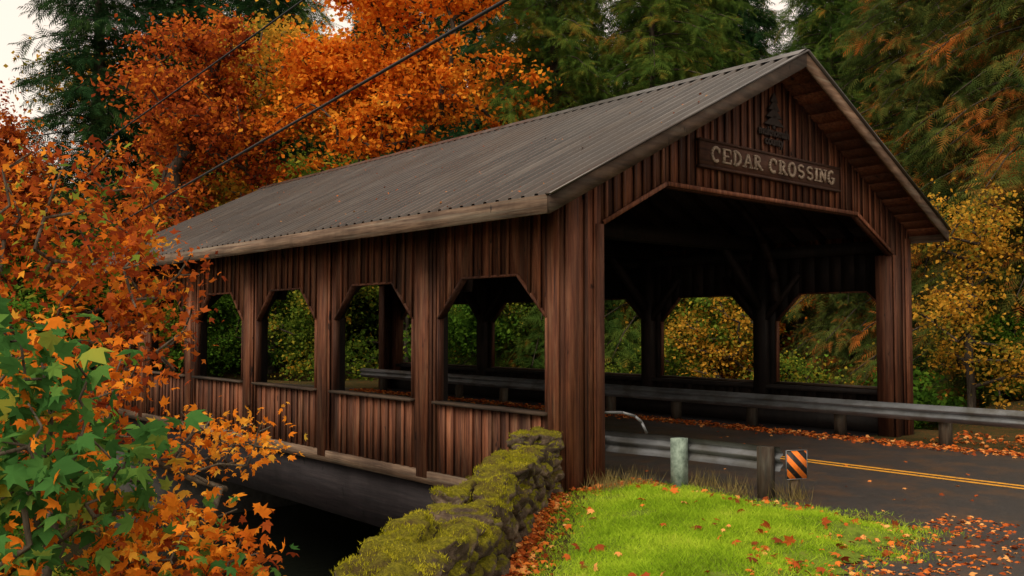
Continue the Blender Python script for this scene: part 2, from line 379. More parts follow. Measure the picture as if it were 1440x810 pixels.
for yy in (Y0-.02,Y1+.0):
    for sx,xe in((-1,RL),(1,RR)):
        a=(CEN,RZ); b_=(xe,rz(xe)); y0,y1=yy-.02,yy+.02
        mb.hexa([(a[0],y0,a[1]-.21),(b_[0],y0,b_[1]-.20),(b_[0],y1,b_[1]-.20),(a[0],y1,a[1]-.21),(a[0],y0,a[1]-.0),(b_[0],y0,b_[1]+.0),(b_[0],y1,b_[1]+.0),(a[0],y1,a[1]-.0)])
mb.obj('rake_fascia',M['trimx'],BR,fix=True)
mb=MB()
for xe,s in((RL,-1),(RR,1)): mb.box(min(xe+s*.006,xe-s*.035),max(xe+s*.006,xe-s*.035),Y0+.003,Y1-.03,rz(xe)-.19,rz(xe)+.022)
mb.obj('eave_fascia',M['trim'],BR)
mb=MB()
mb.box(XL+.05,XR-.05,.05,LEN-.05,-.26,-.004)
mb.box(XL+.06,XL+.30,-.2,LEN+.3,-1.1,-.262); mb.box(XR-.30,XR-.06,-.2,LEN+.3,-1.1,-.262)
for k in range(4): mb.box(1.2+k*2,1.45+k*2,0,LEN,-1.05,-.262)
mb.obj('deck_girders',M['girder'],BR)
mb=MB(); mb.box(XL-.1,XR+.1,.35,1.0,-4.2,-1.12); mb.box(XL-.1,XR+.1,16.1,16.8,-4.2,-1.12); mb.obj('abutments',M['concrete'],BR)
mb=MB(); mb.box(2.45,6.2,-.10,-.05,4.24,4.62,.5)
for (x0,x1,z0,z1) in ((2.43,6.22,4.60,4.635),(2.43,6.22,4.225,4.26)): mb.box(x0,x1,-.115,-.045,z0,z1,.2)
mb.obj('name_board',M['sign'],BR)
tl=NT('lettering_paint'); nn=tl.noise(20,6,.7); tm=tl.pr(tl.ramp(nn,[(.35,(.15,.105,.075)),(.6,(.33,.25,.18))]),.7)
tl2=NT('emblem_wood'); tm2=tl2.pr((.022,.014,.011),.8)
def text(body,x,z,size,mat,y,off=0.,ext=.012,sp=1.,nm='lettering'):
    cu=bpy.data.curves.new(nm,'FONT'); cu.body=body; cu.size=size; cu.extrude=ext; cu.offset=off; cu.align_x='CENTER'; cu.align_y='CENTER'; cu.space_character=sp
    o=bpy.data.objects.new(nm,cu); COL.objects.link(o); o.parent=BR; o.location=(x,y,z); o.rotation_euler=(math.pi/2,0,0); cu.materials.append(mat); return o
# slab-serif capitals built stroke by stroke
def letters(body,x0,x1,zb,h,y,mat):
    mb=MB(); st=.045; th=.026
    adv={'I':.5,' ':.55}; tot=sum(adv.get(c,1.) for c in body); u=(x1-x0)/tot; x=x0
    def bar(xa,za,xb,zb_,t=st):
        mb.beam((xa,y,za),(xb,y,zb_),t,th,(0,1,0))
    def arc(cx,cz,rx,rz_,a0,a1,t=st,n=12):
        A=np.linspace(math.radians(a0),math.radians(a1),n); 
        for p,q in zip(A[:-1],A[1:]): bar(cx+rx*math.cos(p),cz+rz_*math.sin(p),cx+rx*math.cos(q),cz+rz_*math.sin(q),t)
    for c in body:
        w=adv.get(c,1.)*u; cw=w*.74; l=x+(w-cw)/2; r=l+cw; m=(l+r)/2; b0=zb+.012; t0=zb+h-.012; mid=(b0+t0)/2; th0=.024
        if c=='C': arc(m,mid,cw*.46,h*.46,52,308); bar(r-.02,t0-.075,r-.02,t0,.03)
        elif c=='E': bar(l+.03,b0,l+.03,t0); bar(l-.005,t0,r-.01,t0,th0); bar(l-.005,b0,r,b0,th0); bar(l,mid,r-.05,mid,th0); bar(r-.012,t0,r-.012,t0-.06,.022); bar(r,b0,r,b0+.06,.022)
        elif c=='D': bar(l+.03,b0,l+.03,t0); arc(l+.03,mid,cw-.05,h*.46,-90,90); bar(l-.01,t0,l+.06,t0,th0); bar(l-.01,b0,l+.06,b0,th0)
        elif c=='A': bar(l+.01,b0,m,t0,.03); bar(m,t0,r-.01,b0); bar(l+.05,mid-.03,r-.05,mid-.03,th0); bar(l-.03,b0,l+.05,b0,th0); bar(r-.06,b0,r+.02,b0,th0)
        elif c=='R': bar(l+.03,b0,l+.03,t0); arc(l+.04,(t0+mid)/2,cw-.09,(t0-mid)/2,-90,90,.036); bar(m-.02,mid,r-.01,b0); bar(l-.01,t0,l+.06,t0,th0); bar(l-.01,b0,l+.08,b0,th0); bar(r-.04,b0,r+.025,b0,th0)
        elif c=='O': arc(m,mid,cw*.46,h*.46,0,360,st,20)
        elif c=='S': arc(m,(mid+t0)/2,cw*.38,(t0-mid)/2,30,270,.036); arc(m,(mid+b0)/2,cw*.38,(mid-b0)/2,90,-150,.036)
        elif c=='I': bar(m,b0,m,t0); bar(m-.05,t0,m+.05,t0,th0); bar(m-.05,b0,m+.05,b0,th0)
        elif c=='N': bar(l+.025,b0,l+.025,t0,.03); bar(r-.025,b0,r-.025,t0,.03); bar(l+.02,t0,r-.02,b0); bar(l-.02,t0,l+.04,t0,th0); bar(l-.02,b0,l+.07,b0,th0); bar(r-.07,t0,r+.02,t0,th0)
        elif c=='G': arc(m,mid,cw*.46,h*.46,52,345); bar(r-.03,b0+.02,r-.03,mid-.01); bar(r-.09,mid-.01,r+.01,mid-.01,th0)
        x+=w
    return mb.obj('name_lettering',mat,BR,fix=True)
letters('CEDAR CROSSING',2.66,6.04,4.328,.215,-.113,tm)
text('multnomah',CEN,4.97,.18,tm2,-.06,.006); text('county',CEN,4.83,.18,tm2,-.06,.006)
mb=MB()
for k,(z0,hw) in enumerate(((5.08,.27),(5.2,.21),(5.32,.15),(5.44,.10))):
    mb.add([(CEN-hw,-.05,z0),(CEN+hw,-.05,z0),(CEN+.01,-.05,z0+.17),(CEN-hw,-.075,z0),(CEN+hw,-.075,z0),(CEN+.01,-.075,z0+.17)],[(3,4,5),(0,2,1)]); 
    mb.add([(CEN-hw,-.05,z0),(CEN+hw,-.05,z0),(CEN+hw,-.075,z0),(CEN-hw,-.075,z0)],[(0,1,2,3)])
mb.box(CEN-.03,CEN+.03,-.07,-.05,5.02,5.08)
mb.obj('county_emblem',tm2,BR)
# ---------------------------------------------------------------- guardrails
prof=[(-.155,0),(-.15,.02),(-.115,.03),(-.08,.08),(-.05,.08),(-.02,.02),(.02,.02),(.05,.08),(.08,.08),(.115,.03),(.15,.02),(.155,0)]
def rail(name,pts,side,posts,zc=.42,pt=.19,pw=.085):
    g=empty(name); mb=MB(); V=[];n=len(prof)
    for (w,l) in pts:
        for (z,o) in prof: V.append((w+side*o,l,zc+z*.9))
    m=len(pts); F=[(i*n+j,i*n+j+1,(i+1)*n+j+1,(i+1)*n+j) for i in range(m-1) for j in range(n-1)]
    mb.add(V,F); mb.obj('beam',M['steel'],g,smooth=False)
    mb=MB()
    for (w,l) in posts: mb.box(w-side*.02-pw,w-side*.02+pw,l-.08,l+.08,-.1,zc+pt); 
    mb.obj('posts',M['post'],g,fix=True)
    mb=MB()
    for (w,l) in posts: mb.box(w+side*.10-.012,w+side*.10+.03,l-.015,l+.015,zc-.015,zc+.015)
    mb.obj('bolts',M['steel'],g)
    return g
RGp=[(7.56,l) for l in np.linspace(17,-8,26)]+[(7.62,-10),(7.9,-12),(8.4,-14)]
rail('guardrail',RGp,-1,[(7.70,l) for l in np.arange(16,-13,-1.9)],.53,.10)
g=rail('guardrail',[(1.16,17),(1.16,.3),(1.3,-.3),(1.4,-1.98)],1,[(1.06,l) for l in (15,12,9,6,3,.6)]+[(1.36,-1.84)],.46,.14,.06)
t=NT('pale_green_paint'); nn=t.noise(10,6,.7); gp=t.pr(t.ramp(nn,[(.35,(.10,.14,.11)),(.65,(.30,.38,.31))]),.8)
mb=MB(); mb.box(1.14,1.31,-.74,-.60,-.1,.60); mb.obj('post_painted',gp,g)
mb=MB(); tube_pts=[(.62,.1,.90),(.9,-.02,.89),(1.05,-.1,.84),(1.12,-.15,.76),(1.16,-.2,.62)]
for p,q in zip(tube_pts[:-1],tube_pts[1:]): mb.beam(p,q,.035,.035)
mb.obj('hooped_pipe',M['steel'],g)
hz=empty('hazard_marker_sign',p=(*wor(1.56,-2.10),0),rz=ANG-.45)
t=NT('hazard_stripes'); sx=t.N('ShaderNodeSeparateXYZ'); t.L(t.c.outputs['Object'],sx.inputs[0])
q=t.math('ADD',t.math('MULTIPLY',sx.outputs[0],6.),t.math('MULTIPLY',sx.outputs[2],6.)); q=t.math('FRACT',t.math('ADD',q,20.1)); k=t.ramp(q,[(0,(.85,.20,.02)),(.5,(.012,.012,.012))],'CONSTANT')
dn=t.noise(25,6,.7); k=t.mix(t.math('MULTIPLY',t.val(dn,.5,.7),.5),k,(.10,.07,.05))
hm=t.pr(k,.5)
mb=MB(); mb.box(-.13,.13,-.012,0,.24,.56); mb.obj('plate',hm,hz)
mb=MB(); 
for q in((-.138,-.1305,.235,.565),(.1305,.138,.235,.565),(-.1295,.1295,.5605,.568),(-.1295,.1295,.232,.2395)): mb.box(q[0],q[1],-.016,.004,q[2],q[3])
mb.obj('plate_rim',M['steel'],hz)
mb=MB(); mb.box(-.05,.05,.003,.06,-.1,.50); mb.obj('post',M['post'],hz)
# ---------------------------------------------------------------- stone wall
import bmesh
bm=bmesh.new(); bmesh.ops.create_icosphere(bm,subdivisions=4,radius=1); ICV=np.array([v.co[:] for v in bm.verts]); ICF=np.array([[v.index for v in f.verts] for f in bm.faces]); bm.free()
mb=MB(); TOPS=[]
def rock(c,s,yaw,seed,tilt=.12):
    v=ICV.copy(); v=np.sign(v)*np.abs(v)**.78
    R=random.Random(seed); o=Vector((R.uniform(0,99),R.uniform(0,99),R.uniform(0,99)))
    d=np.array([noise.noise(Vector(p)*1.2+o)*.40+noise.noise(Vector(p)*3+o)*.15+noise.noise(Vector(p)*8+o)*.05 for p in v])
    v=v*(1+d)[:,None]*np.array(s); v[:,2]+=v[:,0]*R.uniform(-tilt,tilt)+v[:,1]*R.uniform(-tilt,tilt); c_,s_=math.cos(yaw),math.sin(yaw)
    x=v[:,0]*c_-v[:,1]*s_; y=v[:,0]*s_+v[:,1]*c_
    P=np.stack([x+c[0],y+c[1],v[:,2]+c[2]],-1); mb.add(P,ICF,R.random())
    if c[2]>.38: TOPS.append(P[ICV[:,2]>.30])
k=0
def wp(y): return float(np.interp(y,WY,WX))
for lev,(zc,hz_) in enumerate(((.04,.12),(.22,.12),(.39,.10))):
    for side in(-1,1):
        y=2.6+.1*lev
        while y<11.0:
            ln=random.uniform(.10,.20)
            if side==1 or lev>=2:
                yaw=math.atan2(1,.17)+random.uniform(-.15,.15)
                rock((wp(y)+side*.15+random.uniform(-.04,.04),y,zc+random.uniform(-.03,.03)),(ln*1.05,.15,hz_*random.uniform(.85,1.15)),yaw,k)
            k+=1; y+=ln*1.95
y=2.6
while y<10.9:
    ln=random.uniform(.12,.26)
    if random.random()<.5:
        for s_ in(-1,1): rock((wp(y)+s_*.14,y+random.uniform(-.05,.05),.50+random.uniform(-.05,.08)),(ln,.15,.11),math.atan2(1,.17)+random.uniform(-.4,.4),k,.3); k+=1
    else: rock((wp(y)+random.uniform(-.04,.04),y,.51+random.uniform(-.04,.06)),(ln,.27,.12),math.atan2(1,.17)+random.uniform(-.25,.25),k,.25); k+=1
    y+=ln*1.95
for zc in(-.0,.18,.36,.52,.64):
    for a in(-.12,.14): rock((.27+a,11.05+a*.3,zc),(.18,.18,.11),random.random(),k); k+=1
yy=np.linspace(2.5,11,18)
for a,b_ in zip(yy[:-1],yy[1:]): mb.beam((wp(a),a,.2),(wp(b_),b_,.2),.30,.44,(0,0,1),.0)
mb.obj('stone_wall',M['stone'],smooth=True)
T=np.concatenate(TOPS); N=100000; c=T[rng.integers(0,len(T),N)]+rng.normal(size=(N,3))*np.array([.012,.012,.003])
mk=np.sin(c[:,0]*9+np.sin(c[:,1]*7)*1.5)*np.sin(c[:,1]*6.3+c[:,0]*4)+.5*np.sin(c[:,1]*19+c[:,0]*13)+rng.normal(size=N)*.35; c=c[mk>-.05]; N=len(c)
h=rng.uniform(.006,.022,N); th=rng.random(N)*6.28; bx=np.cos(th)*.0035; by=np.sin(th)*.0035; le=rng.normal(size=(N,2))*.7
V=np.stack([np.stack([c[:,0]-bx,c[:,1]-by,c[:,2]-.004],-1),np.stack([c[:,0]+bx,c[:,1]+by,c[:,2]-.004],-1),np.stack([c[:,0]+le[:,0]*h,c[:,1]+le[:,1]*h,c[:,2]+h],-1)],1)
b=MB(); b.add(V.reshape(-1,3),np.arange(N*3).reshape(-1,3),rng.random(N)); b.obj('wall_moss',M['moss'])
# ---------------------------------------------------------------- foliage generators
QUAD=(np.array([(0,0,0),(.36,.42,.05),(0,1,-.08),(-.36,.42,.05)]),np.array([(0,1,2,3)]))
def maple():
    A=[(-90,.12),(-62,.42),(-40,.36),(-18,.72),(2,.50),(18,.60),(36,.98),(50,.62),(62,.66),(90,1.12),(118,.66),(130,.62),(144,.98),(162,.60),(178,.50),(198,.72),(220,.36),(242,.42)]
    p=[(0,.02,.03)]+[(r*math.cos(math.radians(a))*.55,r*math.sin(math.radians(a))*.55,-.22*r*r+(.05 if r<.65 else 0)) for a,r in A]
    n=len(A); return (np.array(p),np.array([(0,1+i,1+(i+1)%n) for i in range(n)]))
MAP=maple()
MAP_S=(np.array([(0,-.5,0),(.35,-.22,-.03),(.62,.12,-.1),(.2,.12,0),(0,.68,-.1),(-.2,.12,0),(-.62,.12,-.1),(-.35,-.22,-.03)]),np.array([(0,1,3),(1,2,3),(0,3,5),(3,4,5),(5,6,7),(0,5,7)]))
def fern():
    V=[];F=[]
    for i,yb in enumerate(np.linspace(.02,.84,7)):
        for s in(-1,1):
            k=len(V); y0=yb+(.05 if s>0 else 0); w=.30*(1-yb)**.8+.07
            V+=[(0,y0,0),(0,y0+.07,0),(s*w,y0+.20,-.05-.1*yb)]; F.append((k,k+1,k+2))
    k=len(V); V+=[(-.03,.78,-.0),(.03,.78,0),(0,1.08,-.12)]; F.append((k,k+1,k+2)); V=np.array(V); V[:,2]-=.18*V[:,1]**2
    return V,np.array(F)
FERN=fern()
def unit(a): return a/np.maximum(np.linalg.norm(a,axis=-1,keepdims=True),1e-9)
def place(mb,shape,pos,size,up=.8,r=None,nrm=None,tan=None):
    P,F=shape;N=len(pos); n=unit(rng.normal(size=(N,3))+np.array([0,0,up])) if nrm is None else nrm
    t=rng.normal(size=(N,3)) if tan is None else tan
    t=unit(t-n*(t*n).sum(1,keepdims=True)); s=np.cross(t,n)
    size=np.broadcast_to(np.asarray(size,float),(N,))[:,None,None]
    V=pos[:,None,:]+size*(P[None,:,0,None]*s[:,None,:]+P[None,:,1,None]*t[:,None,:]+P[None,:,2,None]*n[:,None,:])
    K=len(P); FF=(F[None]+(np.arange(N)*K)[:,None,None]).reshape(-1,F.shape[1])
    r=rng.random(N) if r is None else r
    mb.add(V.reshape(-1,3),FF,np.repeat(r,len(F)))
def tube(mb,pts,rad,ns=6):
    pts=np.array(pts,float); rad=np.array(rad); n=len(pts); d=np.gradient(pts,axis=0); d=unit(d)
    a=np.where(np.abs(d[:,2:3])>.9,np.array([[1.,0,0]]),np.array([[0,0,1.]])); s=unit(np.cross(d,a)); u=np.cross(s,d)
    th=np.linspace(0,2*math.pi,ns,endpoint=False)
    V=pts[:,None]+rad[:,None,None]*(np.cos(th)[None,:,None]*s[:,None]+np.sin(th)[None,:,None]*u[:,None])
    F=[(i*ns+j,i*ns+(j+1)%ns,(i+1)*ns+(j+1)%ns,(i+1)*ns+j) for i in range(n-1) for j in range(ns)]
    mb.add(V.reshape(-1,3),F)
def branchwork(mb,root,targets,r0,ns=6,trunk=None,tipr=.006,wob=.08):
    """grow limbs from root to every target via nearest existing node"""
    nodes=[np.array(root,float)]; par=[-1]
    if trunk is not None:
        for p in trunk: nodes.append(np.array(p,float)); par.append(len(nodes)-2)
    T=np.array(targets); base=nodes[-1] if trunk is not None else nodes[0]
    T=T[np.argsort(np.linalg.norm(T-base,axis=1))]; tips=[]
    for t in T:
        A=np.array(nodes); d=np.linalg.norm(A-t,axis=1)+.6*np.clip(A[:,2]-t[2],0,None); j=int(np.argmin(d)); p=A[j]
        L=np.linalg.norm(t-p); m=max(1,int(L/ (.5 if r0>.06 else .25)))
        for i in range(1,m+1):
            f=i/m; q=p+(t-p)*f+ (rng.normal(size=3)*wob*L*.5*(1-f) if i<m else 0)+np.array([0,0,.12*L*math.sin(math.pi*f)])
            nodes.append(q); par.append(j); j=len(nodes)-1
        tips.append(j)
    cnt=np.zeros(len(nodes))
    for j in tips: cnt[j]+=1
    for j in range(len(nodes)-1,0,-1): cnt[par[j]]+=cnt[j]
    rad=tipr+(r0-tipr)*np.sqrt(np.clip(cnt,0,None)/max(cnt[0],1))
    A=np.array(nodes); idx=np.arange(1,len(A)); pr_=np.array(par[1:])
    a=A[pr_];b_=A[idx];ra=np.minimum(rad[pr_],rad[idx]*1.6);rb=rad[idx]; d=unit(b_-a)
    ax=np.where(np.abs(d[:,2:3])>.9,np.array([[1.,0,0]]),np.array([[0,0,1.]])); s=unit(np.cross(d,ax)); u=np.cross(s,d)
    th=np.linspace(0,2*math.pi,ns,endpoint=False); ring=np.cos(th)[None,:,None]*s[:,None]+np.sin(th)[None,:,None]*u[:,None]
    V=np.concatenate([a[:,None]+ra[:,None,None]*ring,b_[:,None]+rb[:,None,None]*ring],1); N=len(a)
    F=np.array([(j,(j+1)%ns,ns+(j+1)%ns,ns+j) for j in range(ns)]); FF=(F[None]+(np.arange(N)*2*ns)[:,None,None]).reshape(-1,4)
    mb.add(V.reshape(-1,3),FF); return A
def ell(c,r,n,shell=.35):
    v=unit(rng.normal(size=(n,3)))*(shell+(1-shell)*rng.random((n,1)))**.6
    return np.array(c)+v*np.array(r)
def decid_mesh(name,H,R,ntar,nleaf,size,lm,bmk='bark',sig=.35,lumps=7,low=.28,shape=QUAD):
    wb=MB(); lf=MB(); T=[]
    for i in range(lumps):
        a=rng.random()*6.28; rr=R*.66*math.sqrt(rng.random()); zz=H*(low+ (1-low-.12)*rng.random()); k=R*rng.uniform(.28,.5)*(1.15-.5*abs(zz/H-.55))
        T.append(ell((rr*math.cos(a),rr*math.sin(a),zz),(k,k,k*.7),ntar//lumps,.2))
    T.append(ell((0,0,H*.8),(R*.4,R*.4,H*.18),ntar//5))
    T=np.concatenate(T)
    tr=[(rng.normal()*.02*H*f,rng.normal()*.02*H*f,H*f) for f in (.1,.2,.3,.42,.55)]
    branchwork(wb,(0,0,-.6),T,H*.018,6,tr,.012)
    c=T[rng.integers(0,len(T),nleaf)]; sc=rng.gamma(2,.5,size=(nleaf,1)); pos=c+rng.normal(size=(nleaf,3))*sig*np.clip(sc,.2,2.2)*np.array([1,1,.6])
    place(lf,shape,pos,size*rng.uniform(.6,1.3,nleaf),.9)
    return combine(name,[(wb,M[bmk]),(lf,M[lm])])
def combine(name,parts):
    m=MB(); mi=[]
    for i,(p,mt) in enumerate(parts):
        off=m.n
        m.v+=p.v; m.f+=[f+off for f in p.f]; m.r+=p.r; m.n+=p.n; mi.append(np.full(sum(len(f) for f in p.f),i))
    o=m.obj(name,[x[1] for x in parts]); o.data.polygons.foreach_set('material_index',np.concatenate(mi).astype(np.int32))
    me=o.data; bpy.data.objects.remove(o); return me
def conifer_mesh(name,H,R,nb,per,lm,droop=.35,ln=.5,low=.06,hang=.5,power=.8):
    wb=MB(); lf=MB(); tube(wb,[(0,0,-.6),(.05,0,H*.3),(0,.05,H*.7),(0,0,H)],[H*.018,H*.014,H*.007,.01],8)
    pos=[];tan=[];nrm=[]; rr=[]
    for i in range(nb):
        u=low+(1-low)*(i/nb)**.95; z0=H*u; a=i*2.4+rng.normal()*.3; Lb=R*((1-u)**power)*rng.uniform(.55,1.15)+.25
        d=np.array([math.cos(a),math.sin(a),0]); s=np.array([-d[1],d[0],0]); bs=rng.random()
        tt=np.linspace(0,1,5); P=np.array([d*t*Lb+np.array([0,0,z0+.12*Lb*t-droop*Lb*t*t]) for t in tt]); tube(wb,P,.012+.03*(Lb/R)*(1-tt),4)
        n=int(per*(Lb/R)**1.1)+4; t=rng.random(n)**.7*.9+.1; lat=rng.normal(size=n)*.20*Lb*(1.15-t)
        p=d*(t*Lb)[:,None]+s*lat[:,None]; p[:,2]=z0+.12*Lb*t-droop*Lb*t*t-.25*np.abs(lat)+rng.normal(size=n)*.07-.04
        tg=d*rng.uniform(.3,1,(n,1))+s*(np.sign(lat)*rng.uniform(.2,1,n))[:,None]+np.array([0,0,-1])*(hang*rng.uniform(.2,1.6,(n,1)))+rng.normal(size=(n,3))*.3
        pos.append(p);tan.append(tg);nrm.append(np.tile([0,0,1.],(n,1))+rng.normal(size=(n,3))*.6+d*.4); rr.append(np.clip(bs*.4+rng.random(n)*.6,0,1))
    pos=np.concatenate(pos)
    place(lf,FERN,pos,ln*rng.uniform(.55,1.3,len(pos)),nrm=unit(np.concatenate(nrm)),tan=np.concatenate(tan),r=np.concatenate(rr))
    return combine(name,[(wb,M['bark']),(lf,M[lm])])
def put(me,name,x,y,s=1.,rz_=None,sz=1.,dz=0):
    o=bpy.data.objects.new(name,me); COL.objects.link(o); o.location=(x,y,float(height(x,y))+dz); o.rotation_euler=(0,0,random.uniform(0,6.28) if rz_ is None else rz_); o.scale=(s,s,s*sz); return o
fir=conifer_mesh('fir_mesh',20,4.0,280,95,'conif',.35,.52)
fir2=conifer_mesh('fir_mesh_b',17,3.4,240,80,'conif',.5,.50,.03)
ced=conifer_mesh('cedar_mesh',19,4.6,300,120,'cedar',.42,.44,.02,.8,.6)
cedr=conifer_mesh('cedar_mesh_b',17,4.6,300,140,'cedarr',.50,.38,.0,.8,.5)
mor=decid_mesh('maple_mesh_orange',15,4.8,260,36000,.18,'orange',sig=.33,lumps=12)
mru=decid_mesh('maple_mesh_rust',14,4.2,220,22000,.18,'rust',sig=.36,lumps=11)
mam=decid_mesh('maple_mesh_amber',13,4.0,180,12000,.18,'amber','barkl',.4,9)
myg=decid_mesh('alder_mesh',12,4.2,200,20000,.17,'ygreen','barkl',.42,10,.15)
sam=decid_mesh('small_maple_mesh',6,2.4,110,7500,.11,'amber','bark',.26,10,.08)
syg=decid_mesh('small_alder_mesh',6,2.4,110,9500,.11,'ygreen','bark',.26,10,.06)
bgr=decid_mesh('bush_mesh_green',3.6,2.4,90,14000,.11,'green',sig=.22,lumps=10,low=.05)
byg=decid_mesh('bush_mesh_yg',4.2,2.4,90,12000,.11,'ygreen',sig=.24,lumps=10,low=.05)
for me,n,x,y,s in [(fir,'fir_tree',-18.2,40,1.25),(fir,'fir_tree',-15.5,42,1.2),(fir2,'fir_tree',-12.5,47,1.4),(mru,'maple_tree',-12.6,34,1.0),(mam,'maple_tree',-10.0,38,1.15),(mru,'maple_tree',-18.5,31,.75),
    (mor,'maple_tree',-4.3,35,1.08),(fir,'fir_tree',-2.0,46,1.2),(fir2,'fir_tree',-7.5,50,1.4),(ced,'cedar_tree',1.6,35,1.1),(ced,'cedar_tree',5.3,34,1.15),(fir2,'fir_tree',3.0,46,1.4),
    (mor,'maple_tree',9.9,32,.86),(ced,'cedar_tree',8.2,43,1.25),(cedr,'cedar_tree',13.2,28.5,1.15),(cedr,'cedar_tree',14.2,23,1.1),(ced,'cedar_tree',16,32,1.2),(cedr,'cedar_tree',18.5,26,1.1),(ced,'cedar_tree',13,37,1.15),(fir2,'fir_tree',20,36,1.4),(fir,'fir_tree',10.8,46,1.35),
    (mor,'maple_tree',-23,36,.7),(myg,'alder_tree',6.5,31,.75),(myg,'alder_tree',-.5,33,.6),(myg,'alder_tree',-13,33,.5),(myg,'alder_tree',14.8,27,.6),(mru,'maple_tree',17,21.5,.42)]:
    put(me,n,x,y,s)
for me,n,w,l,s in [(sam,'maple_tree',12.9,.6,.85),(syg,'alder_tree',12.8,5,.8),(bgr,'shrub',13.6,8.5,.9),(syg,'alder_tree',13.4,12,.8),(bgr,'shrub',15.5,3.4,1.3),(sam,'maple_tree',16,9.5,1.1),(cedr,'cedar_tree',18.5,6.5,.55),(cedr,'cedar_tree',15.6,1.2,.36),
    (syg,'alder_tree',15,-1.4,.8),(sam,'maple_tree',13.5,-5,.65),(bgr,'shrub',10.9,-3.2,.38),(ced,'cedar_tree',21,2,.6),(sam,'maple_tree',19,13,1.3),(bgr,'shrub',12.5,17,1.3),(byg,'shrub',12,21,1.4),(bgr,'shrub',8.3,27,1.3),(bgr,'shrub',5.4,26.5,1.2),
    (bgr,'shrub',3.5,30,1.5),(byg,'shrub',9.5,23,1.2),(bgr,'shrub',-4.5,20,1.2),(bgr,'shrub',-7,17,1.3),(byg,'shrub',-9,22,1.5),(bgr,'shrub',-11,13,1.2),(bgr,'shrub',-3,18.5,.9),(byg,'shrub',11.3,-7,.5),(sam,'maple_tree',14,-9,.9),(syg,'alder_tree',22,-3,1.4),(byg,'shrub',12.2,-2.0,.5),
    (bgr,'shrub',14.6,.2,.55),(bgr,'shrub',17.5,.4,.9),(byg,'shrub',20.5,-.6,1.1),(bgr,'shrub',24,.5,1.5),(bgr,'shrub',16.5,-3.5,.7)]:
    x,y=wor(w,l); put(me,n,x,y,s)
# distant woodland as one instanced collection
fc=bpy.data.collections.new('distant_forest_trees')
for i in range(34):
    a=math.radians(-40+86*((i*.618)%1)); d=random.uniform(50,70); me=[fir,ced,fir2,myg,ced,mam,fir,mor,ced][i%9]; x,y=d*math.sin(a),d*math.cos(a)
    o=bpy.data.objects.new('woodland_tree',me); fc.objects.link(o); k=random.uniform(1.15,1.5) if x/y>-.40 else random.uniform(.45,.65); o.location=(x,y,float(height(x,y))); o.rotation_euler=(0,0,random.random()*6); o.scale=(k*1.2,k*1.2,k)
for i in range(20):
    a=math.radians(-42+88*((i*.618)%1)); d=random.uniform(42,50); x,y=d*math.sin(a),d*math.cos(a)
    o=bpy.data.objects.new('woodland_bush',[bgr,byg,bgr][i%3]); fc.objects.link(o); k=random.uniform(1.8,2.6); o.location=(x,y,float(height(x,y))); o.rotation_euler=(0,0,random.random()*6); o.scale=(k,k,k)
fo=bpy.data.objects.new('distant_forest',None); fo.instance_type='COLLECTION'; fo.instance_collection=fc; COL.objects.link(fo)
# ---------------------------------------------------------------- near left trees
def custom(name,root,lumps,r0,bk,leafs,trunk=None,wob=.1):
    wb=MB(); T=np.concatenate([ell(c,r,n,.1) for c,r,n in lumps]); branchwork(wb,root,T,r0,6,trunk,.004,wob)
    parts=[(wb,M[bk])]
    for (c,r,n,cl,size,shape,mt,sig) in leafs:
        lf=MB(); cc=T
        inside=(((cc-np.array(c))/np.array(r))**2).sum(1)<1.25; cc=cc[inside] if inside.any() else ell(c,r,20)
        k=rng.integers(0,len(cc),n); pos=cc[k]+rng.normal(size=(n,3))*sig*np.array([1,1,.8])
        place(lf,shape,pos,size*rng.uniform(.45,1.3,n),.8); parts.append((lf,M[mt]))
    me=combine(name,parts); return mkobj(name,me)
c1,r1=(-5.5,10.6,2.85),(1.55,1.1,1.55); c2,r2=(-5.0,9.8,1.0),(1.3,.9,.8); c5,r5=(-4.1,10.2,2.1),(.9,.7,.9)
custom('vine_maple_tree',(-5.5,10.9,-2.2),[(c1,r1,80),(c2,r2,44),(c5,r5,34)],.07,'barkl',
  [(c1,r1,2100,0,.095,MAP_S,'rust',.15),(c2,r2,1000,0,.095,MAP_S,'rust',.15),(c5,r5,620,0,.085,MAP_S,'rust',.12),(c1,r1,600,0,.10,MAP_S,'orange',.17),(c1,r1,380,0,.10,MAP_S,'ygreen',.17),(c2,r2,300,0,.11,MAP_S,'green',.17)],[(-5.5,10.9,-1),(-5.3,10.8,0.3),(-5.4,10.7,1.4)])
g1,q1=(-3.0,5.9,1.25),(.74,.7,.74); g2,q2=(-2.25,6.3,.42),(.74,.6,.40); g3,q3=(-3.6,7.1,1.5),(1.,.5,.55); g4,q4=(-2.45,7.5,1.0),(.70,.4,.34); g6,q6=(-3.3,5.2,.5),(.75,.5,.5)
custom('bigleaf_maple_sapling',(-3.0,5.6,-1.6),[(g1,q1,70),(g6,q6,34)],.035,'barkl',[(g1,q1,420,0,.20,MAP,'mapleg',.14),(g6,q6,180,0,.20,MAP,'mapleg',.14),(g1,q1,130,0,.14,MAP,'orange',.16),(g6,q6,150,0,.14,MAP,'orange',.15)],[(-3.0,5.7,-.8),(-2.95,5.8,0.1)])
custom('vine_maple_tree',(-2.8,7.4,-2.2),[(g2,q2,60),(g3,q3,60),(g4,q4,50)],.032,'barkl',[(g2,q2,650,0,.11,MAP,'orange',.12),(g3,q3,560,0,.095,MAP,'orange',.13),(g4,q4,360,0,.085,MAP,'orange',.12),(g3,q3,240,0,.10,MAP,'rust',.13),(g2,q2,130,0,.14,MAP,'mapleg',.12),(g2,q2,180,0,.10,MAP,'rust',.13)],[(-2.8,7.2,-1.2),(-2.8,7.1,-.2)])
